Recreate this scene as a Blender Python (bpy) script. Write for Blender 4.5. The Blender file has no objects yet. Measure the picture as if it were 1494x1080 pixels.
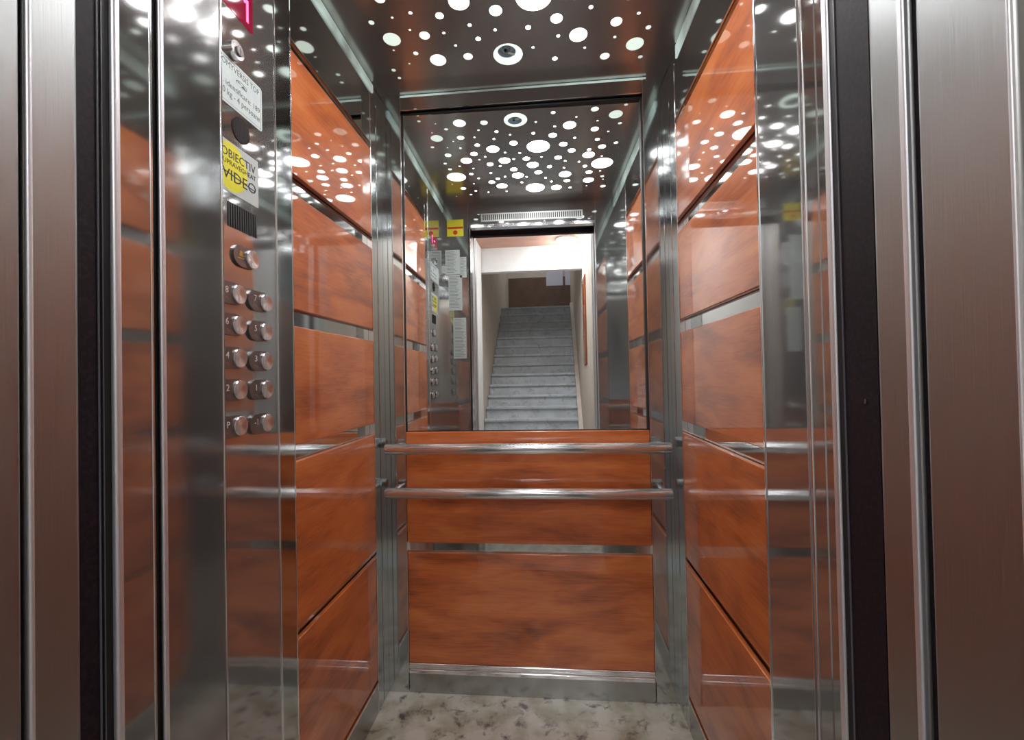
import bpy, bmesh, math, random
from mathutils import Matrix, Vector
random.seed(7)
PI = math.pi
S = bpy.context.scene
COL = S.collection

# ------------------------------------------------------------------ camera
F_PX, CAM_Z = 635.96, 1.0979
def cam_axes(yaw, pitch, roll):
    a, b, c = (math.radians(v) for v in (yaw, pitch, roll))
    f = Vector((math.sin(a)*math.cos(b), math.cos(a)*math.cos(b), math.sin(b)))
    r = Vector((math.cos(a), -math.sin(a), 0)); u = r.cross(f)
    return r*math.cos(c)+u*math.sin(c), -r*math.sin(c)+u*math.cos(c), f
cr, cu, cf = cam_axes(-4.9566, .7233, -1.1048)
cd = bpy.data.cameras.new('camera'); cam = bpy.data.objects.new('camera', cd); COL.objects.link(cam)
cam.matrix_world = Matrix(((cr.x, cu.x, -cf.x, 0), (cr.y, cu.y, -cf.y, 0), (cr.z, cu.z, -cf.z, CAM_Z), (0, 0, 0, 1)))
cd.sensor_fit = 'HORIZONTAL'; cd.sensor_width = 36; cd.lens = 36*F_PX/1494; cd.clip_start = .01
S.camera = cam

# ------------------------------------------------------------------ world, exposure
w = bpy.data.worlds.new('world'); S.world = w; w.use_nodes = True
w.node_tree.nodes['Background'].inputs[0].default_value = (.6, .7, .8, 1)
w.node_tree.nodes['Background'].inputs[1].default_value = .15
S.view_settings.view_transform = 'Standard'; S.view_settings.look = 'None'
S.view_settings.gamma = 1; S.view_settings.use_curve_mapping = False
S.view_settings.exposure = 0.3
S.cycles.max_bounces = 14; S.cycles.glossy_bounces = 10; S.cycles.diffuse_bounces = 4
S.cycles.sample_clamp_indirect = 5; S.cycles.blur_glossy = .6
DISC_PEAK, DISC_EDGE = 70.0, .5       # brightness of the backlit ceiling discs
FILL_HALL, LAMP_STAIR, FILL_TOP = 50.0, 85.0, 45.0       # stair lamp, plus added fill lamps for hall and top
# ------------------------------------------------------------------ dimensions (metres)
XL, XR, YB, YF = -.5814, .4040, 1.4954, .5355
ZC = 2.10

# ------------------------------------------------------------------ helpers
MATS = {}
def mat(name, color, rough=.5, metal=0, coat=0, coat_ior=1.5, emit=None, wave=0, wave_scale=5, spec=.5,
        noise=None, aniso=0, trans=0):
    """noise = (scale xyz, colour2, contrast lo, hi)"""
    if name in MATS: return MATS[name]
    m = bpy.data.materials.new(name); m.use_nodes = True; nt = m.node_tree; N = nt.nodes; L = nt.links
    p = N['Principled BSDF']
    p.inputs['Base Color'].default_value = (*color, 1)
    p.inputs['Roughness'].default_value = rough; p.inputs['Metallic'].default_value = metal
    p.inputs['Coat Weight'].default_value = coat; p.inputs['Coat Roughness'].default_value = .02
    p.inputs['Coat IOR'].default_value = coat_ior
    p.inputs['Specular IOR Level'].default_value = spec
    if aniso: p.inputs['Anisotropic'].default_value = aniso
    if trans: p.inputs['Transmission Weight'].default_value = trans
    if emit:
        p.inputs['Emission Color'].default_value = (*emit[0], 1); p.inputs['Emission Strength'].default_value = emit[1]
    if noise or wave:
        tc = N.new('ShaderNodeTexCoord')
    if noise:
        sc, c2, lo, hi = noise
        mp = N.new('ShaderNodeMapping'); mp.inputs['Scale'].default_value = sc
        L.new(tc.outputs['Object'], mp.inputs['Vector'])
        nz = N.new('ShaderNodeTexNoise'); nz.inputs['Scale'].default_value = 1; nz.inputs['Detail'].default_value = 6
        nz.inputs['Roughness'].default_value = .6
        L.new(mp.outputs[0], nz.inputs['Vector'])
        cr_ = N.new('ShaderNodeValToRGB'); e = cr_.color_ramp.elements
        e[0].position = lo; e[1].position = hi; e[0].color = (*color, 1); e[1].color = (*c2, 1)
        L.new(nz.outputs['Fac'], cr_.inputs['Fac']); L.new(cr_.outputs['Color'], p.inputs['Base Color'])
    if wave:
        nz2 = N.new('ShaderNodeTexNoise'); nz2.inputs['Scale'].default_value = wave_scale; nz2.inputs['Detail'].default_value = 1
        L.new(tc.outputs['Object'], nz2.inputs['Vector'])
        b = N.new('ShaderNodeBump'); b.inputs['Strength'].default_value = 1; b.inputs['Distance'].default_value = wave
        L.new(nz2.outputs['Fac'], b.inputs['Height']); L.new(b.outputs['Normal'], p.inputs['Normal'])
        if coat: L.new(b.outputs['Normal'], p.inputs['Coat Normal'])
    MATS[name] = m
    return m

STEEL = mat('polished steel', (.58, .585, .58), .055, 1, wave=.00035, wave_scale=5)
STEEL_PANEL = mat('polished steel panel', (.47, .47, .47), .06, .88, wave=.0005, wave_scale=6)
POST = mat('satin steel post', (.55, .575, .58), .085, 1, wave=.0003, wave_scale=7)
CHROME = mat('bright chrome edge', (.9, .9, .92), .12, 1)
EDGE = mat('bright brushed bead', (.92, .93, .98), .40, .9)
def brushed(name, col, rough, axis):
    m = mat(name, col, rough, 1)
    nt = m.node_tree; N = nt.nodes; L = nt.links; p = N['Principled BSDF']
    tc = N.new('ShaderNodeTexCoord'); mp = N.new('ShaderNodeMapping')
    mp.inputs['Scale'].default_value = axis
    nz = N.new('ShaderNodeTexNoise'); nz.inputs['Scale'].default_value = 1; nz.inputs['Detail'].default_value = 3
    L.new(tc.outputs['Object'], mp.inputs[0]); L.new(mp.outputs[0], nz.inputs['Vector'])
    b = N.new('ShaderNodeBump'); b.inputs['Strength'].default_value = .35; b.inputs['Distance'].default_value = .0004
    L.new(nz.outputs['Fac'], b.inputs['Height']); L.new(b.outputs['Normal'], p.inputs['Normal'])
    r = N.new('ShaderNodeMapRange'); r.inputs['To Min'].default_value = rough-.07; r.inputs['To Max'].default_value = rough+.09
    L.new(nz.outputs['Fac'], r.inputs['Value']); L.new(r.outputs[0], p.inputs['Roughness'])
    return m
SKIRT = mat('satin skirting steel', (.42, .43, .42), .24, .95)
GRILLE = mat('light grille steel', (.66, .67, .66), .4, .8)
REVEAL = mat('satin reveal steel', (.42, .41, .41), .09, .88, wave=.0002, wave_scale=4)
BRUSHED = brushed('brushed door steel', (.43, .448, .45), .36, (60, 500, 14))
TUBE = mat('satin tube steel', (.76, .78, .79), .17, .88)
LIP = mat('dark seal lip', (.10, .10, .125), .4)
DARK = mat('dark rubber seal', (.010, .005, .008), .6, spec=.2, noise=((220, 220, 220), (.026, .013, .019), .45, .7))
BLACK = mat('black recess', (.004, .004, .004), .6)
MIRROR = mat('mirror silver', (.90, .925, .92), .0, 1)
WHITE_PL = mat('white plastic', (.75, .76, .75), .4)
CEIL = mat('ceiling steel', (.54, .515, .49), .23, 1, wave=.0002, wave_scale=8)
BUTTON_PL = mat('button housing steel', (.26, .245, .25), .25, .9)
PAPER = mat('paper', (.46, .50, .49), .7)
PLATE = mat('pale data plate', (.60, .68, .68), .35, noise=((40, 40, 40), (.66, .72, .72), .4, .6))
INK = mat('grey ink', (.10, .12, .13), .6)
BLACKINK = mat('black ink', (.015, .015, .02), .6)
YELLOW = mat('sticker yellow', (.80, .72, .03), .45, noise=((90, 90, 90), (.74, .68, .05), .4, .6))
CLEARST = mat('greyish sticker film', (.52, .55, .54), .35)
REDINK = mat('red ink', (.6, .03, .02), .5)

def wood():
    m = bpy.data.materials.new('lacquered cherry wood'); m.use_nodes = True; nt = m.node_tree; N = nt.nodes; L = nt.links
    p = N['Principled BSDF']; tc = N.new('ShaderNodeTexCoord')
    oi = N.new('ShaderNodeObjectInfo')
    add = N.new('ShaderNodeVectorMath'); add.operation = 'ADD'
    mul = N.new('ShaderNodeMath'); mul.operation = 'MULTIPLY'; mul.inputs[1].default_value = 9
    L.new(oi.outputs['Random'], mul.inputs[0]); L.new(tc.outputs['Object'], add.inputs[0]); L.new(mul.outputs[0], add.inputs[1])
    mp = N.new('ShaderNodeMapping'); mp.inputs['Scale'].default_value = (5, 5, 16); L.new(add.outputs[0], mp.inputs[0])
    n1 = N.new('ShaderNodeTexNoise'); n1.inputs['Scale'].default_value = .8; n1.inputs['Detail'].default_value = 5; n1.inputs['Distortion'].default_value = .6
    mp2 = N.new('ShaderNodeMapping'); mp2.inputs['Scale'].default_value = (14, 14, 240); L.new(add.outputs[0], mp2.inputs[0])
    n2 = N.new('ShaderNodeTexNoise'); n2.inputs['Scale'].default_value = 1; n2.inputs['Detail'].default_value = 4
    L.new(mp.outputs[0], n1.inputs['Vector']); L.new(mp2.outputs[0], n2.inputs['Vector'])
    mx = N.new('ShaderNodeMath'); mx.operation = 'MULTIPLY_ADD'; mx.inputs[1].default_value = .28
    L.new(n2.outputs['Fac'], mx.inputs[0]); 
    sc = N.new('ShaderNodeMath'); sc.operation = 'MULTIPLY'; sc.inputs[1].default_value = .75
    L.new(n1.outputs['Fac'], sc.inputs[0]); L.new(sc.outputs[0], mx.inputs[2])
    r = N.new('ShaderNodeValToRGB'); e = r.color_ramp.elements
    e[0].position = .30; e[0].color = (.21, .046, .013, 1); e[1].position = .70; e[1].color = (.66, .20, .054, 1)
    k = e.new(.5); k.color = (.50, .122, .030, 1)
    L.new(mx.outputs[0], r.inputs[0]); L.new(r.outputs[0], p.inputs['Base Color'])
    p.inputs['Roughness'].default_value = .4; p.inputs['Specular IOR Level'].default_value = .3
    p.inputs['Coat Weight'].default_value = 1; p.inputs['Coat Roughness'].default_value = .03; p.inputs['Coat IOR'].default_value = 1.7
    nz2 = N.new('ShaderNodeTexNoise'); nz2.inputs['Scale'].default_value = 7; nz2.inputs['Detail'].default_value = 1
    b = N.new('ShaderNodeBump'); b.inputs['Distance'].default_value = .00014
    L.new(tc.outputs['Object'], nz2.inputs['Vector']); L.new(nz2.outputs['Fac'], b.inputs['Height']); L.new(b.outputs[0], p.inputs['Coat Normal'])
    return m
WOOD = wood()

def marble(name, base, alt, vein, rough, coat, scale=7, dist=1.6):
    m = bpy.data.materials.new(name); m.use_nodes = True; nt = m.node_tree; N = nt.nodes; L = nt.links
    p = N['Principled BSDF']; tc = N.new('ShaderNodeTexCoord')
    n1 = N.new('ShaderNodeTexNoise'); n1.inputs['Scale'].default_value = scale; n1.inputs['Detail'].default_value = 5
    n2 = N.new('ShaderNodeTexNoise'); n2.inputs['Scale'].default_value = scale*1.9; n2.inputs['Detail'].default_value = 8; n2.inputs['Distortion'].default_value = dist; n2.inputs['Roughness'].default_value = .65
    r1 = N.new('ShaderNodeValToRGB'); e = r1.color_ramp.elements; e[0].position = .4; e[1].position = .62; e[0].color = (*base, 1); e[1].color = (*alt, 1)
    r2 = N.new('ShaderNodeValToRGB'); e = r2.color_ramp.elements; e[0].position = .53; e[1].position = .66; e[0].color = (0, 0, 0, 1); e[1].color = (1, 1, 1, 1)
    mix = N.new('ShaderNodeMix'); mix.data_type = 'RGBA'; mix.inputs['B'].default_value = (*vein, 1)
    L.new(tc.outputs['Object'], n1.inputs['Vector']); L.new(tc.outputs['Object'], n2.inputs['Vector'])
    L.new(n1.outputs['Fac'], r1.inputs[0]); L.new(n2.outputs['Fac'], r2.inputs[0])
    L.new(r2.outputs[0], mix.inputs['Factor']); L.new(r1.outputs[0], mix.inputs['A']); L.new(mix.outputs['Result'], p.inputs['Base Color'])
    p.inputs['Roughness'].default_value = rough; p.inputs['Coat Weight'].default_value = coat; p.inputs['Coat Roughness'].default_value = .12
    return m
FLOOR = marble('mottled stone floor', (.46, .44, .385), (.28, .255, .18), (.085, .06, .06), .35, .25, 11, .35)
STEPS = marble('grey stone step', (.56, .60, .64), (.48, .51, .54), (.36, .37, .39), .5, .1, 5)
HALLFLOOR = marble('dark red stone floor', (.12, .09, .09), (.16, .125, .12), (.06, .045, .045), .35, .3, 6)
WALLWHITE = mat('landing white paint', (.80, .80, .79), .6, noise=((6, 6, 6), (.76, .76, .75), .4, .6))
WALLBEIGE = mat('landing beige paint', (.62, .54, .46), .6, noise=((5, 5, 5), (.56, .49, .42), .4, .6))
CEILPINK = mat('landing pinkish ceiling paint', (.62, .36, .28), .7, noise=((5, 5, 5), (.56, .33, .26), .4, .6))
DADO = mat('dark brown dado paint', (.13, .075, .055), .5, noise=((5, 5, 5), (.16, .095, .07), .4, .6))

def link(name, me, m=None, parent=None, smooth=False, **props):
    o = bpy.data.objects.new(name, me); COL.objects.link(o)
    if m and hasattr(me, 'materials') and not me.materials: me.materials.append(m)
    if parent: o.parent = parent
    if smooth:
        for p_ in me.polygons: p_.use_smooth = True
    for k, v in props.items(): o[k] = v
    return o
def empty(name, loc, rz=0, **props):
    o = bpy.data.objects.new(name, None); COL.objects.link(o); o.location = loc; o.rotation_euler = (0, 0, rz)
    o.empty_display_size = .05
    for k, v in props.items(): o[k] = v
    return o
def mesh_from(bm, name):
    me = bpy.data.meshes.new(name); bmesh.ops.recalc_face_normals(bm, faces=bm.faces); bm.to_mesh(me); bm.free(); return me
def add_box(bm, a, b, bev=0, seg=1, edges=None):
    """box between corners a and b; bev rounds the edges (edges='z' only the vertical ones)"""
    c = [(a[i]+b[i])/2 for i in range(3)]; s = [abs(b[i]-a[i]) for i in range(3)]
    t = bmesh.new(); bmesh.ops.create_cube(t, size=1)
    for v in t.verts: v.co = Vector((v.co[i]*s[i]+c[i] for i in range(3)))
    if bev:
        es = [e for e in t.edges if edges is None or (edges == 'z' and abs(e.verts[0].co.z-e.verts[1].co.z) > 1e-6)
              or (edges == 'x' and abs(e.verts[0].co.x-e.verts[1].co.x) > 1e-6) or (edges == 'y' and abs(e.verts[0].co.y-e.verts[1].co.y) > 1e-6)]
        bmesh.ops.bevel(t, geom=es, offset=bev, segments=seg, profile=.5, affect='EDGES')
    me = bpy.data.meshes.new('t'); t.to_mesh(me); t.free(); bm.from_mesh(me); bpy.data.meshes.remove(me)
def box(name, a, b, m, parent=None, bev=0, seg=1, edges=None, **props):
    bm = bmesh.new(); add_box(bm, a, b, bev, seg, edges)
    me = mesh_from(bm, name)
    o = link(name, me, m, parent, **props)
    if bev and seg > 1:
        big = [max(abs(c) for c in p_.normal) > .9995 for p_ in me.polygons]      # flat faces stay truly flat
        keys = set()
        for p_ in me.polygons:
            p_.use_smooth = not big[p_.index]
            if big[p_.index]: keys.update(p_.edge_keys)
        for e_ in me.edges:
            if tuple(sorted(e_.vertices)) in keys: e_.use_edge_sharp = True
    return o
def add_tube(bm, p0, p1, r, n=24, caps=True, r2=None):
    p0, p1 = Vector(p0), Vector(p1); d = (p1-p0); L = d.length; q = d.to_track_quat('Z', 'Y').to_matrix().to_4x4()
    mtx = Matrix.Translation((p0+p1)/2) @ q
    bmesh.ops.create_cone(bm, cap_ends=caps, segments=n, radius1=r, radius2=r if r2 is None else r2, depth=L, matrix=mtx)
def tube(name, p0, p1, r, m, parent=None, n=24, r2=None, **props):
    bm = bmesh.new(); add_tube(bm, p0, p1, r, n, True, r2); me = mesh_from(bm, name)
    o = link(name, me, m, parent, **props)
    for p_ in me.polygons: p_.use_smooth = True
    me.set_sharp_from_angle(angle=math.radians(50))
    return o
def prism_x(bm, pts, x0, x1):
    """polygon of (y, z) points extruded from x0 to x1"""
    a = [bm.verts.new((x0, y, z)) for y, z in pts]; b = [bm.verts.new((x1, y, z)) for y, z in pts]
    bm.faces.new(a); bm.faces.new(b[::-1]); n = len(pts)
    for i in range(n): bm.faces.new((a[i], b[i], b[(i+1) % n], a[(i+1) % n]))
def text(name, s, loc, size, m, parent, rot=(PI/2, 0, PI/2), align='CENTER', xs=1.0, ext=.0002, width=None):
    c = bpy.data.curves.new(name, 'FONT'); c.body = s; c.size = size; c.extrude = ext; c.align_x = align; c.align_y = 'CENTER'
    c.resolution_u = 2
    c.materials.append(m)
    o = bpy.data.objects.new(name+'_curve', c); COL.objects.link(o)
    bpy.context.view_layer.update()
    me = bpy.data.meshes.new_from_object(o.evaluated_get(bpy.context.evaluated_depsgraph_get()))
    bpy.data.objects.remove(o); bpy.data.curves.remove(c); me.name = name
    if not me.materials: me.materials.append(m)
    if width:
        ex = [v.co.x for v in me.vertices]; xs = width/(max(ex)-min(ex))
    o = link(name, me, None, parent); o.location = loc; o.rotation_euler = rot; o.scale = (xs, 1, 1)
    return o

# ================================================================== CAB: floor
box('floor', (XL-.03, .10, -.03), (XR+.03, YB+.03, 0), FLOOR, kind='structure')
box('threshold', (-.56, .30, -.001), (.36, .535, .004), BRUSHED, bpy.data.objects['floor'])

# ================================================================== CAB: ceiling with backlit discs
DISCS = """-0.481,1.409,0.012;-0.487,1.371,0.014;-0.427,1.348,0.007;-0.393,1.307,0.016;-0.332,1.343,0.051;-0.235,1.338,0.028;-0.446,1.245,0.051;-0.346,1.241,0.03;-0.456,1.287,0.007;-0.481,1.179,0.016;-0.382,1.216,0.007;-0.417,1.169,0.007;-0.362,1.159,0.01;-0.428,1.105,0.03;-0.457,1.032,0.016;-0.446,0.975,0.018;-0.395,1,0.01;-0.431,0.892,0.095;-0.468,0.816,0.008;-0.419,0.761,0.03;-0.391,0.681,0.015;-0.474,0.668,0.007;-0.358,0.725,0.014;-0.292,0.701,0.009;-0.355,0.81,0.008;-0.352,0.918,0.02;-0.333,0.972,0.008;-0.322,0.868,0.011;-0.354,1.049,0.052;-0.293,1.052,0.008;-0.31,1.105,0.032;-0.285,1.177,0.022;-0.288,1.238,0.008;-0.264,1.289,0.008;-0.192,1.271,0.015;-0.208,1.218,0.01;-0.222,1.137,0.055;-0.263,1.075,0.009;-0.249,1.005,0.03;-0.202,0.982,0.009;-0.255,0.917,0.011;-0.261,0.818,0.031;-0.227,0.852,0.019;-0.188,0.871,0.011;-0.213,0.769,0.053;-0.194,0.701,0.008;-0.178,1.032,0.052;-0.17,1.103,0.009;-0.135,1.042,0.01;-0.141,0.942,0.033;-0.124,0.878,0.056;-0.08,0.858,0.009;-0.107,0.8,0.011;-0.128,1.177,0.034;-0.138,1.243,0.008;-0.105,1.092,0.009;-0.077,1.039,0.031;-0.048,0.978,0.053;-0.022,0.902,0.035;-0.039,0.729,0.096;0.014,0.839,0.01;0.045,0.793,0.01;0.031,0.953,0.021;-0.007,1.048,0.009;-0.022,1.14,0.097;-0.042,1.245,0.015;-0.031,1.323,0.008;0.039,1.222,0.033;0.036,1.378,0.017;0.045,1.286,0.01;0.104,1.289,0.052;0.127,1.342,0.008;0.087,1.148,0.034;0.132,1.194,0.011;0.069,1.036,0.031;0.127,1.092,0.032;0.103,1.001,0.01;0.102,0.934,0.01;0.11,0.867,0.058;0.124,0.795,0.03;0.073,0.721,0.052;0.146,0.711,0.014;0.169,0.986,0.01;0.231,0.725,0.007;0.201,0.941,0.02;0.207,1.046,0.054;0.204,1.092,0.018;0.227,0.878,0.032;0.234,0.791,0.054;0.269,1.029,0.009;0.279,0.962,0.1;0.281,0.885,0.01;0.299,0.827,0.017;0.308,0.793,0.009;0.319,0.711,0.029;0.23,1.172,0.02;0.258,1.112,0.033;0.209,1.252,0.032;0.267,1.229,0.01;0.213,1.309,0.009;0.314,1.138,0.019;0.193,1.385,0.03;0.278,1.344,0.053;0.305,1.283,0.016;0.306,1.401,0.015;-0.11,1.344,0.092"""
DISCS = [tuple(map(float, d.split(','))) for d in DISCS.split(';')]
def ceiling_sheet():
    bm = bmesh.new()
    x0, x1, y0, y1 = XL-.002, XR+.002, YF-.002, YB+.001
    n = 10
    def loop(pts):
        vs = [bm.verts.new((x, y, ZC)) for x, y in pts]
        return [bm.edges.new((vs[i], vs[(i+1) % len(vs)])) for i in range(len(vs))]
    rect = []
    for k in range(n): rect.append((x0+(x1-x0)*k/n, y0))
    for k in range(n): rect.append((x1, y0+(y1-y0)*k/n))
    for k in range(n): rect.append((x1-(x1-x0)*k/n, y1))
    for k in range(n): rect.append((x0, y1-(y1-y0)*k/n))
    es = loop(rect)
    for x, y, d in DISCS:
        k = 32 if d > .04 else (20 if d > .015 else 12)
        es += loop([(x+d/2*math.cos(2*PI*i/k), y+d/2*math.sin(2*PI*i/k)) for i in range(k)])
    bmesh.ops.triangle_fill(bm, use_beauty=True, use_dissolve=False, edges=es)
    fs = list(bm.faces)
    # drop any faces that fell inside a disc
    bad = [f for f in fs if any((f.calc_center_median().x-x)**2+(f.calc_center_median().y-y)**2 < (d/2*.93)**2
           and all((v.co.x-x)**2+(v.co.y-y)**2 < (d/2*1.02)**2 for v in f.verts) for x, y, d in DISCS)]
    if bad: bmesh.ops.delete(bm, geom=bad, context='FACES_ONLY')
    for f in bm.faces:
        if f.normal.z > 0: f.normal_flip()
    r = bmesh.ops.extrude_face_region(bm, geom=list(bm.faces))
    bmesh.ops.translate(bm, verts=[v for v in r['geom'] if isinstance(v, bmesh.types.BMVert)], vec=(0, 0, .004))
    me = bpy.data.meshes.new('ceiling'); bm.to_mesh(me); bm.free(); return me
ceil = link('ceiling', ceiling_sheet(), CEIL, kind='structure')
box('ceiling_backing', (XL-.02, YF-.02, ZC+.03), (XR+.02, YB+.02, ZC+.05), WHITE_PL, ceil)
LAMPS = ((-.05, 1.06), (-.05, .80))
def disc_mat(level):
    nm = 'backlit disc %.1f' % level
    if nm in MATS: return MATS[nm]
    t = min(1, max(0, (level-.6)/4))
    c = (.78+.22*t, .95+.05*t, .84+.16*t)
    return mat(nm, (.6, .65, .6), .35, emit=(c, level))
for x, y, d in DISCS[:-1]:
    q = sum(math.exp(-(((x-lx)/.22)**2+((y-ly)/.22)**2)) for lx, ly in LAMPS)
    lv = DISC_EDGE+DISC_PEAK*min(1, q)**1.5
    lv = round(lv, 1) if lv > 1 else round(lv, 2)
    k = 32 if d > .04 else (20 if d > .015 else 12)
    tube('light_disc', (x, y, ZC+.0012), (x, y, ZC+.005), d/2+.0004, disc_mat(lv), ceil, n=k)
# the camera's disc: a white backlit ring with a hole, the camera behind it
cx, cy, cdm = DISCS[-1]
sc_ = empty('security_camera', (cx, cy, ZC), label='small round security camera set in a white glowing ceiling disc', category='camera')
def ring(name, r0, r1, z0, z1, m, parent, off=(0, 0), n=40):
    bm = bmesh.new(); rows = []
    for r_, z_ in ((r0, z0), (r1, z0), (r1, z1), (r0, z1)):
        ox, oy = (off if r_ == r0 else (0, 0))
        rows.append([bm.verts.new((ox+r_*math.cos(2*PI*i/n), oy+r_*math.sin(2*PI*i/n), z_)) for i in range(n)])
    for k in range(4):
        a, b = rows[k], rows[(k+1) % 4]
        for i in range(n): bm.faces.new((a[i], a[(i+1) % n], b[(i+1) % n], b[i]))
    return link(name, mesh_from(bm, name), m, parent)
off = (-.003, -.009)
ring('disc_ring', .0285, .0464, .0012, .005, disc_mat(.95), sc_, off)
cup = mat('blue grey camera cup', (.50, .60, .70), .4)
bm = bmesh.new(); add_tube(bm, (off[0], off[1], .003), (off[0], off[1], .022), .0290, 32, False); link('cup', mesh_from(bm, 'cup'), cup, sc_, smooth=True)
tube('cup_base', (off[0], off[1], .021), (off[0], off[1], .024), .0290, cup, sc_)
bm = bmesh.new(); bmesh.ops.create_uvsphere(bm, u_segments=24, v_segments=12, radius=.0135, matrix=Matrix.Translation((off[0]-.002, off[1]+.006, .018)))
link('lens_housing', mesh_from(bm, 'lens_housing'), mat('dark lens glass', (.20, .26, .30), .15, coat=1), sc_, smooth=True)
tube('lens', (off[0]-.004, off[1]-.003, .0045), (off[0]-.004, off[1]+.001, .012), .0045, BLACK, sc_)
br_ = box('bracket', (-.012, -.003, .002), (.012, .003, .006), WHITE_PL, sc_, bev=.001); br_.location = (off[0]+.014, off[1]+.012, 0); br_.rotation_euler = (0, 0, .5)
# glowing strips standing in for the lit gap round the ceiling edges
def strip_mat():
    m = mat('pale gap glow', (.5, .58, .55), .25)
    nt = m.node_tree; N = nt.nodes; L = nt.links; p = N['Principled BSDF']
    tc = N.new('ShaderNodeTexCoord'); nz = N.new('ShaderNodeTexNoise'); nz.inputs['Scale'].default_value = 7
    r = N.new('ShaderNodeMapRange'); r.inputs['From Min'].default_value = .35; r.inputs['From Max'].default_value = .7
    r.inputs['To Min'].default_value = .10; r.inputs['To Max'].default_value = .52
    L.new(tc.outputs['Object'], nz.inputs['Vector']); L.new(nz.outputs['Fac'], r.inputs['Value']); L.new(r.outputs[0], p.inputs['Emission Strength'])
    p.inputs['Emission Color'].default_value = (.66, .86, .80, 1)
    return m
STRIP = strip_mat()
box('gap_glow', (XL-.004, YF, 2.066), (XL+.003, 1.425, 2.093), STRIP, ceil, bev=.001)
box('gap_glow', (XR-.003, YF, 2.056), (XR+.004, 1.36, 2.096), STRIP, ceil, bev=.001)
box('gap_glow', (-.5094, YB-.0015, 2.0915), (.343, YB+.004, 2.0965), STRIP, ceil)

# ================================================================== CAB: side walls
def side_wall(side, y_panel, y_post, y_wood, y_corner):
    s = 1 if side == 'left' else -1            # direction of the inward normal
    X = XL if side == 'left' else XR
    def xx(a, b): return (X+s*a, X+s*b)
    def bb(name, a, b, y0, y1, z0, z1, m, parent, **k):
        x0, x1 = xx(a, b); return box(name, (min(x0, x1), y0, z0), (max(x0, x1), y1, z1), m, parent, **k)
    wall = bb('wall_'+side, -.030, -.015, YF-.005, YB+.01, 0, 2.14, STEEL, None, kind='structure')
    if side == 'right':
        bb('front_panel', -.015, 0, YF-.004, y_panel, 0, 2.045, STEEL_PANEL, wall)
        bb('edge_trim', -.014, .0018, y_panel-.0035, y_panel+.0005, 0, 2.04, CHROME, wall, bev=.0006)
    else:
        bb('edge_trim', -.014, .0022, y_panel, y_panel+.004, 0, 2.05, CHROME, wall, bev=.0008)
        bb('panel_post', -.015, 0, y_panel+.004, y_post, 0, 2.058, POST, wall, bev=.001)
    bb('wood_edge_trim', -.015, .001, y_post-.0012, y_post+.0012, .0, 1.90, CHROME, wall, bev=.0004)
    # lacquered panels
    for z0, z1 in ((.1086, .5065), (.533, .9106), (.948, 1.2215), (1.2604, 1.530), (1.575, 1.8637)):
        bb('wood_panel', -.013, 0, y_post+.0015, y_wood-.0015, z0, z1, WOOD, wall, bev=.0022, seg=3)
    bb('upper_panel', -.015, 0, y_post, y_wood, 1.887, 2.055, STEEL, wall, bev=.0015)
    bb('upper_panel_lip', -.003, .0015, y_post, y_wood, 1.8845, 1.8875, CHROME, wall)
    bb('skirting', -.015, 0, y_post, y_wood, 0, .0925, SKIRT, wall)
    for k in range(3):
        bb('skirting_trim', -.014, .0035-.001*k, y_post, y_wood, .1035-.0042*k-.0036, .1035-.0042*k, CHROME, wall, bev=.0008)
    bb('corner_post', -.015, 0, y_wood, y_corner, 0, 2.058 if side == 'left' else 2.05, POST, wall, bev=.001)
    bb('corner_post_edge', -.015, .0018, y_wood-.001, y_wood+.0016, 0, 2.058, CHROME, wall, bev=.0006)
    bb('corner_seam', -.016, -.004, y_corner, y_corner+.005, 0, 2.06, BLACK, wall)
    bb('corner_filler', -.015, 0, y_corner+.004, YB, 0, 2.06, POST, wall, bev=.001)
    bb('top_rail', -.015, -.003, YF, YB, 2.04, 2.13, STEEL, wall)
    return wall
wl = side_wall('left', .8876, .9479, 1.3983, 1.445)
wr = side_wall('right', .868, .8690, 1.3840, 1.449)

# ================================================================== CAB: back wall
wb = box('wall_back', (XL-.02, YB+.030, 0), (XR+.02, YB+.045, 2.14), STEEL, kind='structure')
XM0, XM1, ZM0, ZM1 = -.5094, .3297, .906, 2.0416
box('column_panel', (XL-.012, YB, 0), (XM0-.0025, YB+.03, 2.13), POST, wb, bev=.001)
box('column_panel', (XM1+.0025, YB, 0), (XR+.012, YB+.03, 2.13), POST, wb, bev=.001)
box('edge_trim', (XM0-.0025, YB-.0015, .07), (XM0, YB+.03, 2.0885), CHROME, wb, bev=.0005)
box('edge_trim', (XM1, YB-.0015, .07), (XM1+.0025, YB+.03, 2.0885), CHROME, wb, bev=.0005)
box('top_panel', (XM0, YB, ZM1+.003), (XM1, YB+.03, 2.091), STEEL, wb, bev=.001)
box('wood_panel', (XM0+.001, YB, .5196), (XM1-.001, YB+.014, ZM0), WOOD, wb, bev=.0022, seg=3)
box('wood_panel', (XM0+.001, YB, .1035), (XM1-.001, YB+.014, .4848), WOOD, wb, bev=.0022, seg=3)
box('gap_sheet', (XM0, YB+.014, .47), (XM1, YB+.018, .53), STEEL, wb)
box('skirting', (XM0, YB, 0), (XM1, YB+.02, .068), SKIRT, wb, bev=.0008)
for z0, z1, o_ in ((.0905, .1030, .004), (.0835, .0900, .001), (.0690, .0830, .006)):
    box('skirting_trim', (XM0, YB-o_, z0), (XM1, YB+.012, z1), CHROME, wb, bev=.0032 if z1-z0 > .01 else .001, seg=4)
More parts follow.
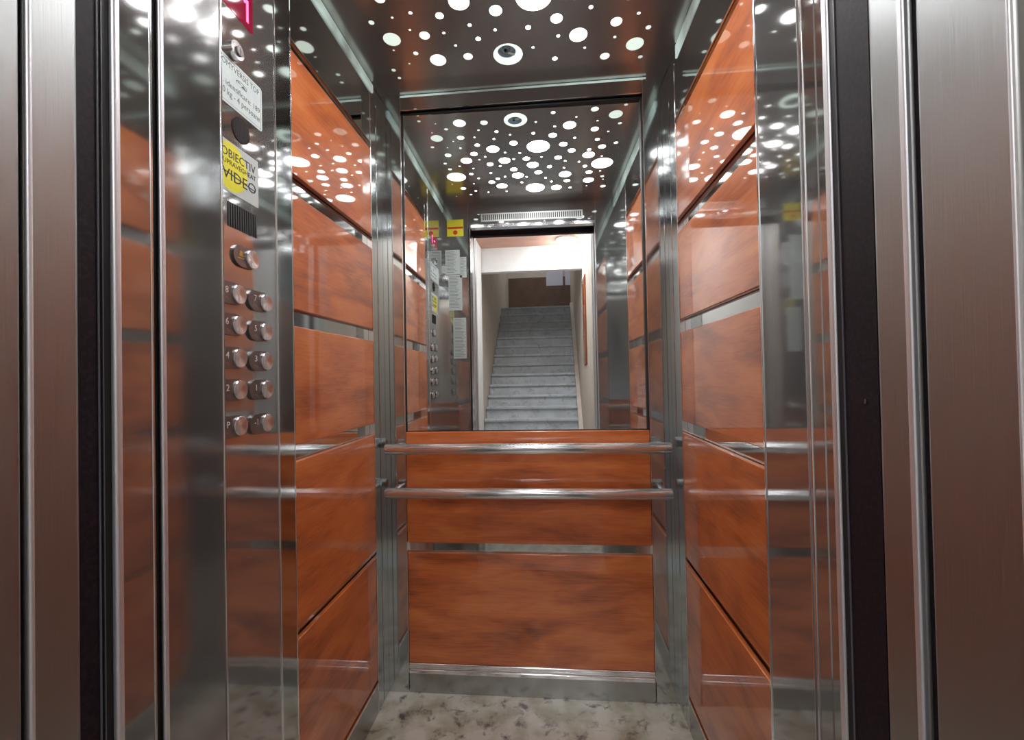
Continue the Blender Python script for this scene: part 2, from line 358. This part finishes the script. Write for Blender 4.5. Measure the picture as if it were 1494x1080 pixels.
# mirror: hung a hair out of true, like the real one
def mirror():
    n = Vector((.0116, -1, .0043)).normalized(); o = Vector((0, YB+.0213, 1.5))
    def on(x, z): return o.y+(n.x*x+n.z*(z-1.5))/(-n.y)
    t = empty('wall_mirror', (0, YB+.02, ZM0), label='tall frameless mirror on the back wall above the wooden panel', category='mirror')
    bm = bmesh.new(); e = .004
    f = [(XM0+e, ZM0+.0025), (XM1-e, ZM0+.0025), (XM1-e, ZM1-e), (XM0+e, ZM1-e)]
    a = [bm.verts.new((x, on(x, z)-t.location.y, z-ZM0)) for x, z in f]; b = [bm.verts.new((x, on(x, z)+.004-t.location.y, z-ZM0)) for x, z in f]
    bm.faces.new(a); bm.faces.new(b[::-1])
    for i in range(4): bm.faces.new((a[i], b[i], b[(i+1) % 4], a[(i+1) % 4]))
    link('mirror_glass', mesh_from(bm, 'mirror_glass'), MIRROR, t)
    bm = bmesh.new(); y0, y1 = -.0060, .001
    for a_, b_ in (((XM0, 0), (XM0+e, ZM1-ZM0)), ((XM1-e, 0), (XM1, ZM1-ZM0)), ((XM0, ZM1-ZM0-e), (XM1, ZM1-ZM0)), ((XM0, 0), (XM1, .0025))):
        add_box(bm, (a_[0], y0, a_[1]), (b_[0], y1+.008, b_[1]))
    link('seal', mesh_from(bm, 'seal'), BLACK, t)
mirror()

# ================================================================== handrails
def handrail(z, label):
    t = empty('handrail', (0, 1.43, z), label=label, category='handrail', group='handrails on the back wall')
    r = .0178; x0, x1 = -.5575, .3795
    bm = bmesh.new(); n = 36; prof = [(x0, r-.002), (x0+.002, r), (x1-.002, r), (x1, r-.002)]
    rows = [[bm.verts.new((x, rr*math.cos(2*PI*i/n), rr*math.sin(2*PI*i/n))) for i in range(n)] for x, rr in prof]
    for k in range(3):
        for i in range(n): bm.faces.new((rows[k][i], rows[k][(i+1) % n], rows[k+1][(i+1) % n], rows[k+1][i]))
    link('tube', mesh_from(bm, 'tube'), TUBE, t, smooth=True)
    for x, d in ((x0, -1), (x1, 1)):
        tube('end_cap', (x-d*.003, 0, 0), (x+d*.0004, 0, 0), r-.0022, CHROME, t)
    for x in (-.538, .362):
        b = tube('bracket', (x, .012, 0), (x, YB-1.43, 0), .0065, TUBE, t)
        tube('flange', (x, YB-1.43-.003, 0), (x, YB-1.43, 0), .012, CHROME, b)
handrail(.857, 'upper of the two polished steel handrails across the back wall')
handrail(.7098, 'lower of the two polished steel handrails across the back wall')

# ================================================================== control panel on the left wall
cp = empty('control_panel', (XL, .711, 0), label='full height polished steel control panel with round floor buttons', category='control panel')
def P(y, z, out=0): return (out, y-.711, z)          # local point: wall y, height, distance out of the wall
box('face_plate', P(YF-.004, 0, -.015), P(.8876, 2.058, 0), STEEL_PANEL, cp)
RADIAL = mat('turned button steel', (.86, .85, .88), .24, 1, aniso=.92)
RADIAL.node_tree.nodes['Principled BSDF'].inputs['Anisotropic Rotation'].default_value = .25
nt = RADIAL.node_tree; tg = nt.nodes.new('ShaderNodeTangent'); tg.direction_type = 'RADIAL'; tg.axis = 'X'
nt.links.new(tg.outputs[0], nt.nodes['Principled BSDF'].inputs['Tangent'])
def stadium(y0, y1, z, h, out, bevel=.0012):
    bm = bmesh.new(); r = h/2; pts = []
    for i in range(13): a = -PI/2+PI*i/12; pts.append((y1-r+r*math.cos(a), z+r*math.sin(a)))
    for i in range(13): a = PI/2+PI*i/12; pts.append((y0+r+r*math.cos(a), z+r*math.sin(a)))
    prism_x(bm, [(y-.711, zz) for y, zz in pts], -.001, out)
    es = [e for e in bm.edges if all(abs(v.co.x-out) < 1e-6 for v in e.verts)]
    bmesh.ops.bevel(bm, geom=es, offset=bevel, segments=2, affect='EDGES')
    return mesh_from(bm, 'button_housing')
def button(y0, y1, z, number, cap_y, icon=False):
    h = link('button_housing', stadium(y0, y1, z, .040, .0045), BUTTON_PL, cp)
    bm = bmesh.new(); r = .0180; n = 32
    prof = [(.0035, r), (.0072, r), (.0084, r-.0012), (.0084, r-.0022), (.0070, r*.45), (.0064, 0)]
    rows = []
    for xo, rr in prof[:-1]: rows.append([bm.verts.new((xo, rr*math.cos(2*PI*i/n), rr*math.sin(2*PI*i/n))) for i in range(n)])
    c = bm.verts.new((prof[-1][0], 0, 0))
    for k in range(len(rows)-1):
        for i in range(n): bm.faces.new((rows[k][i], rows[k][(i+1) % n], rows[k+1][(i+1) % n], rows[k+1][i]))
    for i in range(n): bm.faces.new((rows[-1][i], rows[-1][(i+1) % n], c))
    o = link('push_button', mesh_from(bm, 'push_button'), RADIAL, h, smooth=True); o.location = P(cap_y, z)
    o.data.set_sharp_from_angle(angle=math.radians(35))
    if icon:
        bm = bmesh.new()          # yellow bell with a base line
        pts = [(-.006, -.003), (.006, -.003), (.0045, 0), (.004, .005), (.0018, .0075), (-.0018, .0075), (-.004, .005), (-.0045, 0)]
        prism_x(bm, [(y0+.0205-.711+a, z+.002+b) for a, b in pts], .0044, .0049)
        prism_x(bm, [(y0+.0205-.711+a, z+b) for a, b in ((-.0085, -.006), (.0085, -.006), (.0085, -.0035), (-.0085, -.0035))], .0044, .0049)
        link('bell_symbol', mesh_from(bm, 'bell_symbol'), mat('brass yellow', (.62, .42, .12), .35, 1), h)
    elif number:
        text('lettering', number, P(y0+.0215, z+.004, .0046), .017, mat('raised silver numeral', (.85, .82, .82), .4, .6), h, ext=.0004)
        bm = bmesh.new()
        for a, b in ((-.003, -.0095), (.0, -.0095), (.003, -.0125)): add_box(bm, P(y0+.0215+a-.0006, z+b-.0006, .0044), P(y0+.0215+a+.0006, z+b+.0006, .0051))
        link('braille_dots', mesh_from(bm, 'braille_dots'), CHROME, h)
button(.7535, .8200, 1.334, None, .8035, True)
for z, zl, nr, nl in ((1.2563, 1.259, '7', '8'), (1.1965, 1.2015, '5', '6'), (1.1365, 1.140, '3', '4'), (1.079, 1.081, '1', '2'), (1.0115, 1.014, '-1', 'P')):
    button(.7915, .8605, z, nr, .8435, False)
    button(.7150, .7845, zl, nl, .7660, False)
# floor display
dp = box('floor_display', P(.690, 1.792, -.0005), P(.8205, 1.866, .0012), mat('dark red display glass', (.05, .003, .008), .08, coat=1, emit=((.9, .0, .10), .22)), cp, bev=.0006)
LED = mat('red display segment', (.3, .02, .04), .3, emit=((1, .08, .25), 2.4))
bm = bmesh.new()
add_box(bm, P(.744, 1.8235, .0012), P(.766, 1.8285, .0019)); link('display_minus', mesh_from(bm, 'display_minus'), LED, dp); bm = bmesh.new()
pts = [(.8005, 1.804), (.8065, 1.804), (.8065, 1.848), (.8005, 1.848), (.7925, 1.840), (.7955, 1.837), (.8005, 1.840)]
prism_x(bm, [(a-.711, b) for a, b in pts], .0012, .0019)
link('display_digit', mesh_from(bm, 'display_digit'), LED, dp)
# key switch, speaker, ventilation slots
ks = tube('key_switch', P(.762, 1.7165, 0), P(.762, 1.7165, .012), .0165, CHROME, cp, n=32)
tube('key_barrel', P(.765, 1.7165, .011), P(.765, 1.7165, .015), .0085, BUTTON_PL, ks)
box('key_slot', P(.764, 1.711, .0145), P(.766, 1.722, .0154), BLACK, ks)
sp = tube('speaker', P(.7826, 1.577, 0), P(.7826, 1.577, .0016), .0238, mat('dark speaker mesh', (.022, .010, .012), .6, spec=.15), cp, n=36)
bm = bmesh.new()
for i in range(-4, 5):
    for j in range(-4, 5):
        if i*i+j*j < 19: add_tube(bm, P(.7826+i*.0046, 1.577+j*.0046, .0012), P(.7826+i*.0046, 1.577+j*.0046, .0021), .0014, 6)
link('speaker_holes', mesh_from(bm, 'speaker_holes'), BLACK, sp, kind='stuff')
for k in range(13):
    bm = bmesh.new(); y = .7485+k*.0062
    add_box(bm, P(y-.0017, 1.383, -.001), P(y+.0017, 1.428, .0012))
    link('vent_slot', mesh_from(bm, 'vent_slot'), BLACK, cp)
# rating plate
def plate(name, y0, y1, z0, z1, m, label, cat, th=.0012, r=.006):
    t = empty(name, (XL+.0001, (y0+y1)/2, z0), label=label, category=cat)
    yc = (y0+y1)/2; bm = bmesh.new(); pts = []
    for cy_, cz_, a0 in ((y1-r, z1-r, 0), (y0+r, z1-r, 90), (y0+r, z0+r, 180), (y1-r, z0+r, 270)):
        for i in range(5): a = math.radians(a0+22.5*i); pts.append((cy_+r*math.cos(a)-yc, cz_+r*math.sin(a)-z0))
    prism_x(bm, pts, 0, th)
    link('plate', mesh_from(bm, 'plate'), m, t)
    return t, (lambda y, z, out=th: (out, y-yc, z-z0))
t, Q = plate('rating_plate', .668, .8445, 1.608, 1.697, PLATE, 'pale rectangular rating plate with small lettering above the round speaker', 'sign')
text('lettering', 'COMYVERSIS TOP', Q(.836, 1.683), .0165, INK, t, align='RIGHT', width=.112)
text('lettering', 'Nr. identificare: 189', Q(.838, 1.647), .0150, INK, t, align='RIGHT', width=.118)
text('lettering', '320 kg - 4 persoane', Q(.838, 1.630), .0170, INK, t, align='RIGHT', width=.116)
bm = bmesh.new(); n = 28
o_ = [bm.verts.new(Q(.785+.015*math.cos(2*PI*i/n), 1.6655+.0058*math.sin(2*PI*i/n), .0013)) for i in range(n)]
i_ = [bm.verts.new(Q(.785+.0138*math.cos(2*PI*i/n), 1.665+.0048*math.sin(2*PI*i/n), .0013)) for i in range(n)]
for i in range(n): bm.faces.new((o_[i], o_[(i+1) % n], i_[(i+1) % n], i_[i]))
for pp in (((.783, 1.662), (.800, 1.662), (.790, 1.668)), ((.770, 1.6655), (.787, 1.6655), (.777, 1.668))):
    bm.faces.new([bm.verts.new(Q(a, b, .0014)) for a, b in pp])
link('emblem', mesh_from(bm, 'emblem'), INK, t)
bm = bmesh.new()
for a, b in (((.672, 1.612), (.8405, 1.6126)), ((.672, 1.6924), (.8405, 1.693)), ((.8402, 1.612), (.8408, 1.693)), ((.6717, 1.612), (.6723, 1.693))):
    add_box(bm, Q(*a, .0010), Q(*b, .0014))
link('border_line', mesh_from(bm, 'border_line'), INK, t)
# video warning sticker
t, Q = plate('warning_sticker', .6995, .8310, 1.446, 1.5405, CLEARST, 'square film sticker with a yellow disc warning of video surveillance', 'sticker', .0007, .002)
bm = bmesh.new(); n = 36
f_ = [Q(.756+.043*math.cos(2*PI*i/n), 1.494+.045*math.sin(2*PI*i/n), .0009) for i in range(n)]
bm.faces.new([bm.verts.new(v) for v in f_]); link('yellow_disc', mesh_from(bm, 'yellow_disc'), YELLOW, t)
text('lettering', 'OBIECTIV', Q(.776, 1.517, .0010), .0225, BLACKINK, t, xs=.95)
text('lettering', 'SUPRAVEGHEAT', Q(.776, 1.5005, .0010), .0130, BLACKINK, t)
text('lettering', 'VIDEO', Q(.779, 1.4775, .0010), .0285, BLACKINK, t, xs=1.1)
bm = bmesh.new(); prism_x(bm, [(.726-.76525, 1.481-1.446), (.820-.76525, 1.4745-1.446), (.820-.76525, 1.4765-1.446), (.726-.76525, 1.4835-1.446)], .001, .0013)
link('camera_stroke', mesh_from(bm, 'camera_stroke'), BLACKINK, t)

# ================================================================== CAB: front wall (faces the mirror)
XOL, XOR = -.4238, .2993
wf = box('wall_front', (XL-.02, YF-.014, 0), (XOL-.010, YF, 2.13), STEEL_PANEL, kind='structure')
box('return_panel', (XOR, .5062, 0), (XR+.02, YF, 2.13), STEEL_PANEL, wf, bev=.0012, edges='z')
box('header_panel', (XOL-.010, YF-.014, 1.965), (XOR, YF, 2.13), STEEL_PANEL, wf)
box('header_lip', (XOL+.005, YF-.05, 1.963), (XOR-.002, YF+.006, 1.985), CHROME, wf, bev=.002, seg=2)
for x in (XOL-.012, XOR-.002): box('header_seam', (x, YF, .0), (x+.0025, YF+.0012, 2.098), CHROME, wf)
g = box('vent_grille', (-.358, YF, 2.000), (.228, YF+.003, 2.048), GRILLE, wf, bev=.001)
for k in range(48):
    x = -.347+k*.0119
    box('slot', (x, YF+.0025, 2.009), (x+.0060, YF+.0034, 2.040), BLACK, g)
def notice(name, x0, x1, z0, z1, label, lines, m=PAPER, group=None):
    t = empty(name, ((x0+x1)/2, YF, z0), label=label, category='notice')
    if group: t['group'] = group
    h = (x1-x0)/2; box('sheet', (-h, 0, 0), (h, .0008, z1-z0), m, t)
    if lines:
        bm = bmesh.new(); zz = z1-z0-.012
        while zz > .008:
            L_ = h*random.uniform(.5, .85); add_box(bm, (-h*.85, .0008, zz), (-h*.85+2*L_*.95, .001, zz+.0022)); zz -= .0085
        link('printed_lines', mesh_from(bm, 'printed_lines'), INK, t, kind='stuff')
    return t
notice('notice_sheet', -.570, -.485, 1.70, 1.842, 'upper grey printed sheet on the front wall beside the door', True)
notice('notice_sheet', -.484, -.447, 1.68, 1.80, 'narrow printed sheet nearest the door edge on the front wall', True)
notice('notice_sheet', -.553, -.474, 1.490, 1.697, 'middle printed sheet on the front wall beside the door', True)
notice('notice_sheet', -.529, -.454, 1.210, 1.446, 'lowest long printed sheet on the front wall beside the door', True)
ws = empty('warning_sign', (-.509, YF, 1.922), label='small yellow and red square sign high on the front wall', category='sign')
box('sheet', (-.048, 0, 0), (.048, .0012, .0975), YELLOW, ws)
box('red_band', (-.046, .0011, .044), (.046, .0016, .056), REDINK, ws); tube('red_symbol', (0, .001, .022), (0, .0017, .022), .013, REDINK, ws)

# ================================================================== doors and jambs towards the landing
ZJ = 2.0
def vbar(name, x0, x1, y0, y1, m, parent, bev=0, seg=4, z0=0, z1=ZJ, **k):
    return box(name, (x0, y0, z0), (x1, y1, z1), m, parent, bev=bev, seg=seg if bev else 1, edges='z' if bev else None, **k)
XJL, XJR = -.4238, .2993
d1 = vbar('door_1', XJL-.06, XJL, .2850, .3150, BRUSHED, None, .002, kind='structure')      # landing door frame
vbar('groove', XJL-.05, XJL-.005, .313, .3205, DARK, d1)
vbar('jamb_panel', XJL-.05, XJL, .3185, .3601, BRUSHED, d1, .0045, 5)
vbar('jamb_bead', XJL-.003, XJL+.0020, .3190, .3232, EDGE, d1, .0018, 4)
vbar('jamb_panel', XJR, XJR+.06, .3033, .3765, BRUSHED, d1, .0035, 5)
vbar('jamb_bead', XJR-.0012, XJR+.004, .3040, .3066, EDGE, d1, .001, 3)
vbar('groove', XJR+.005, XJR+.05, .374, .388, DARK, d1)
vbar('jamb_panel', XJR, XJR+.05, .3846, .4291, BRUSHED, d1, .006, 6)
vbar('jamb_bead', XJR-.0020, XJR+.004, .3858, .3925, EDGE, d1, .0018, 4)
box('head_panel', (XJL-.06, .3033, ZJ), (XJR+.06, .43, ZJ+.12), BRUSHED, d1)
box('head_seal', (XJL, .42, 1.945), (XJR, .455, ZJ+.1), DARK, d1)
d2 = vbar('door_2', XJL-.07, XJL-.03, .4502, .5000, REVEAL, None, .005, 5, kind='structure')  # cab door leaves and return
vbar('rubber_seal', XJL-.03, XJL-.0020, .3590, .3770, DARK, d2)
vbar('seal_lip', XJL-.02, XJL-.0008, .3768, .3778, LIP, d2)
vbar('rubber_seal', XJL-.02, XJL-.003, .3780, .3895, BLACK, d2)
vbar('seal_lip', XJL-.02, XJL-.0018, .3815, .3825, LIP, d2)
vbar('door_leaf', -.4338, -.4238, .3900, .4320, STEEL_PANEL, d2, .0015, 4)
vbar('leaf_bead', -.4280, -.4212, .3896, .3975, EDGE, d2, .0028, 5)
vbar('edge_trim', -.4290, -.4228, .4305, .4335, CHROME, d2, .0008, 2)
vbar('rubber_seal', -.4340, -.4275, .4325, .5300, BLACK, d2)
vbar('door_leaf', -.4275, -.4238, .4420, YF, REVEAL, d2, .0015, 4)
vbar('leaf_bead', -.4262, -.4218, .4418, .4480, EDGE, d2, .0020, 4)
vbar('edge_trim', -.4262, -.4225, YF-.003, YF, CHROME, d2, .0006, 2)
vbar('rubber_seal', XJR+.0015, XJR+.05, .4285, .4743, DARK, d2)
vbar('seal_lip', XJR+.0005, XJR+.02, .4735, .4750, LIP, d2)
vbar('rubber_seal', XJR+.001, XJR+.03, .4750, .4835, BLACK, d2)
vbar('closing_post', XJR, XJR+.03, .4829, .5060, STEEL_PANEL, d2, .002, 4)
vbar('post_bead', XJR-.0016, XJR+.004, .4832, .4925, EDGE, d2, .0024, 5)
vbar('edge_trim', XJR-.0012, XJR+.002, .5290, .5330, CHROME, d2, .0006, 2)
vbar('latch_mark', XJR+.0008, XJR+.002, .4440, .4470, BUTTON_PL, d2, z0=1.064, z1=1.069)
box('lintel', (XJL-.03, .453, ZJ-.03), (XJR+.03, .505, ZJ+.1), STEEL_PANEL, d2)

# ================================================================== landing and stairs behind the camera (seen in the mirror)
RZ = math.radians(2.1)
def HL(x, y, z=0):       # hall frame: x sideways, y backwards (negative) from the lift front
    c, s = math.cos(RZ), math.sin(RZ); x0 = -.285
    return (x0+x*c-y*s, x*s+y*c, z)
def hall(name, a, b, m, parent=None, **k):
    o = box(name, a, b, m, None, **k); o.location = HL(0, 0); o.rotation_euler = (0, 0, RZ)
    if parent: o.parent = parent; o.location = (0, 0, 0); o.rotation_euler = (0, 0, 0)
    return o
HL_, HR_ = -.66, .72
hall('floor_landing', (HL_-.1, -2.75, -.05), (HR_+.1, .13, -.001), HALLFLOOR, kind='structure')
wll = hall('wall_landing_left', (HL_-.1, -6.7, -.05), (HL_, .27, 5.1), WALLBEIGE, kind='structure')
hall('wall_lining', (HL_, -2.50, 0), (-.567, .26, 2.78), WALLWHITE, wll)

wlr = hall('wall_landing_right', (HR_, -6.7, -.05), (HR_+.1, .24, 5.1), WALLBEIGE, kind='structure')
hall('wall_landing_end', (HL_-.1, -6.8, -.05), (HR_+.1, -6.7, 5.1), WALLBEIGE, kind='structure')
hall('wall_landing_end_dado', (HL_, -6.7, 2.4), (HR_, -6.69, 3.35), DADO, bpy.data.objects['wall_landing_end'])
hall('ceiling_landing', (HL_-.1, -2.55, 2.78), (HR_+.1, .27, 2.88), CEILPINK, kind='structure')
hall('trim_1', (HL_-.05, -2.62, 2.47), (HR_+.05, -2.52, 2.90), WALLWHITE, kind='structure')     # white beam at the foot of the stairs
hall('ceiling_stairs', (HL_-.1, -6.8, 4.6), (HR_+.1, -2.6, 4.7), DADO, kind='structure')
box('wall_shaft_left', (-.98, .285, -.05), (XJL-.058, .335, 2.95), WALLWHITE, kind='structure')
box('wall_shaft_right', (XJR+.055, .29, -.05), (.62, .335, 2.95), WALLWHITE, kind='structure')
box('wall_shaft_top', (XJL-.06, .29, ZJ+.1), (XJR+.06, .335, 2.95), WALLWHITE, kind='structure')
st = empty('staircase', HL(0, -2.73), RZ, label='flight of grey stone steps rising away, reflected in the mirror', category='stairs')
for k in range(1, 16):
    z = .206+.161*(k-1); y0 = -(k-1)*.183
    bm = bmesh.new(); add_box(bm, (-.655, y0-.22 if k < 15 else y0-1.36, z-.035), (.655, y0+.032, z), .006, 2)
    add_box(bm, (-.655, y0-.02, z-.19), (.655, y0, z-.034))
    link('step', mesh_from(bm, 'step'), STEPS, st)
bm = bmesh.new(); prism_x(bm, [(0.02, -.02), (0.02, .24), (-2.56, 2.52), (-3.9, 2.52), (-3.9, 2.3), (-2.6, 2.3), (-.3, -.02)], .656, .715)
link('side_curb', mesh_from(bm, 'side_curb'), WALLBEIGE, st)
mc = empty('meter_cupboard', HL(HR_-.001, -2.15), RZ, label='reddish wooden cupboard door on the landing wall, reflected in the mirror', category='cupboard')
box('cupboard_door', (-.02, -.15, 1.25), (.0, .15, 2.25), WOOD, mc, bev=.002)
box('door_frame', (-.012, -.17, 1.23), (.0005, .17, 2.27), mat('dark wood frame', (.25, .07, .03), .5), mc)
for x0, x1, lb in ((.36, .73, 'wide pale notice on the wall at the top of the stairs'), (.78, .92, 'narrow pale notice on the wall at the top of the stairs')):
    n_ = empty('wall_notice', HL(x0*.5+x1*.5-.17, -6.685, 3.15), RZ, label=lb, category='notice')
    box('sheet', (-(x1-x0)/2, -.002, 0), ((x1-x0)/2, .004, .42), mat('bluish paper', (.62, .60, .72), .6), n_)
def lamp(x, y, r, e, label, z=2.78):
    t = empty('ceiling_lamp', HL(x, y, z), RZ, label=label, category='lamp')
    tube('lamp_base', (0, 0, -.02), (0, 0, 0), r*1.05, WHITE_PL, t, n=32)
    bm = bmesh.new(); n = 28; rows = []
    for i in range(6):
        a = PI/2*i/6; rows.append([bm.verts.new((r*math.cos(a)*math.cos(2*PI*j/n), r*math.cos(a)*math.sin(2*PI*j/n), -.02-.05*math.sin(a))) for j in range(n)])
    c = bm.verts.new((0, 0, -.07))
    for k in range(5):
        for j in range(n): bm.faces.new((rows[k][j], rows[k][(j+1) % n], rows[k+1][(j+1) % n], rows[k+1][j]))
    for j in range(n): bm.faces.new((rows[-1][j], rows[-1][(j+1) % n], c))
    link('lamp_glass', mesh_from(bm, 'lamp_glass'), mat('lit opal glass %g' % e, (.9, .9, .9), .3, emit=((.93, .97, 1), e)), t, smooth=True)
lamp(.1, -5.6, .15, FILL_TOP, 'unseen round ceiling lamp added to light the top of the stairs', 4.6)  # added fill, hidden by the beam, brightens the upper stairwell
lamp(.52, -2.28, .12, LAMP_STAIR, 'round lit ceiling lamp near the foot of the stairs')
lamp(.05, -1.45, .17, FILL_HALL, 'unseen round ceiling lamp added to light the door jambs')  # added fill, hidden by the lift header, brightens jambs and beads
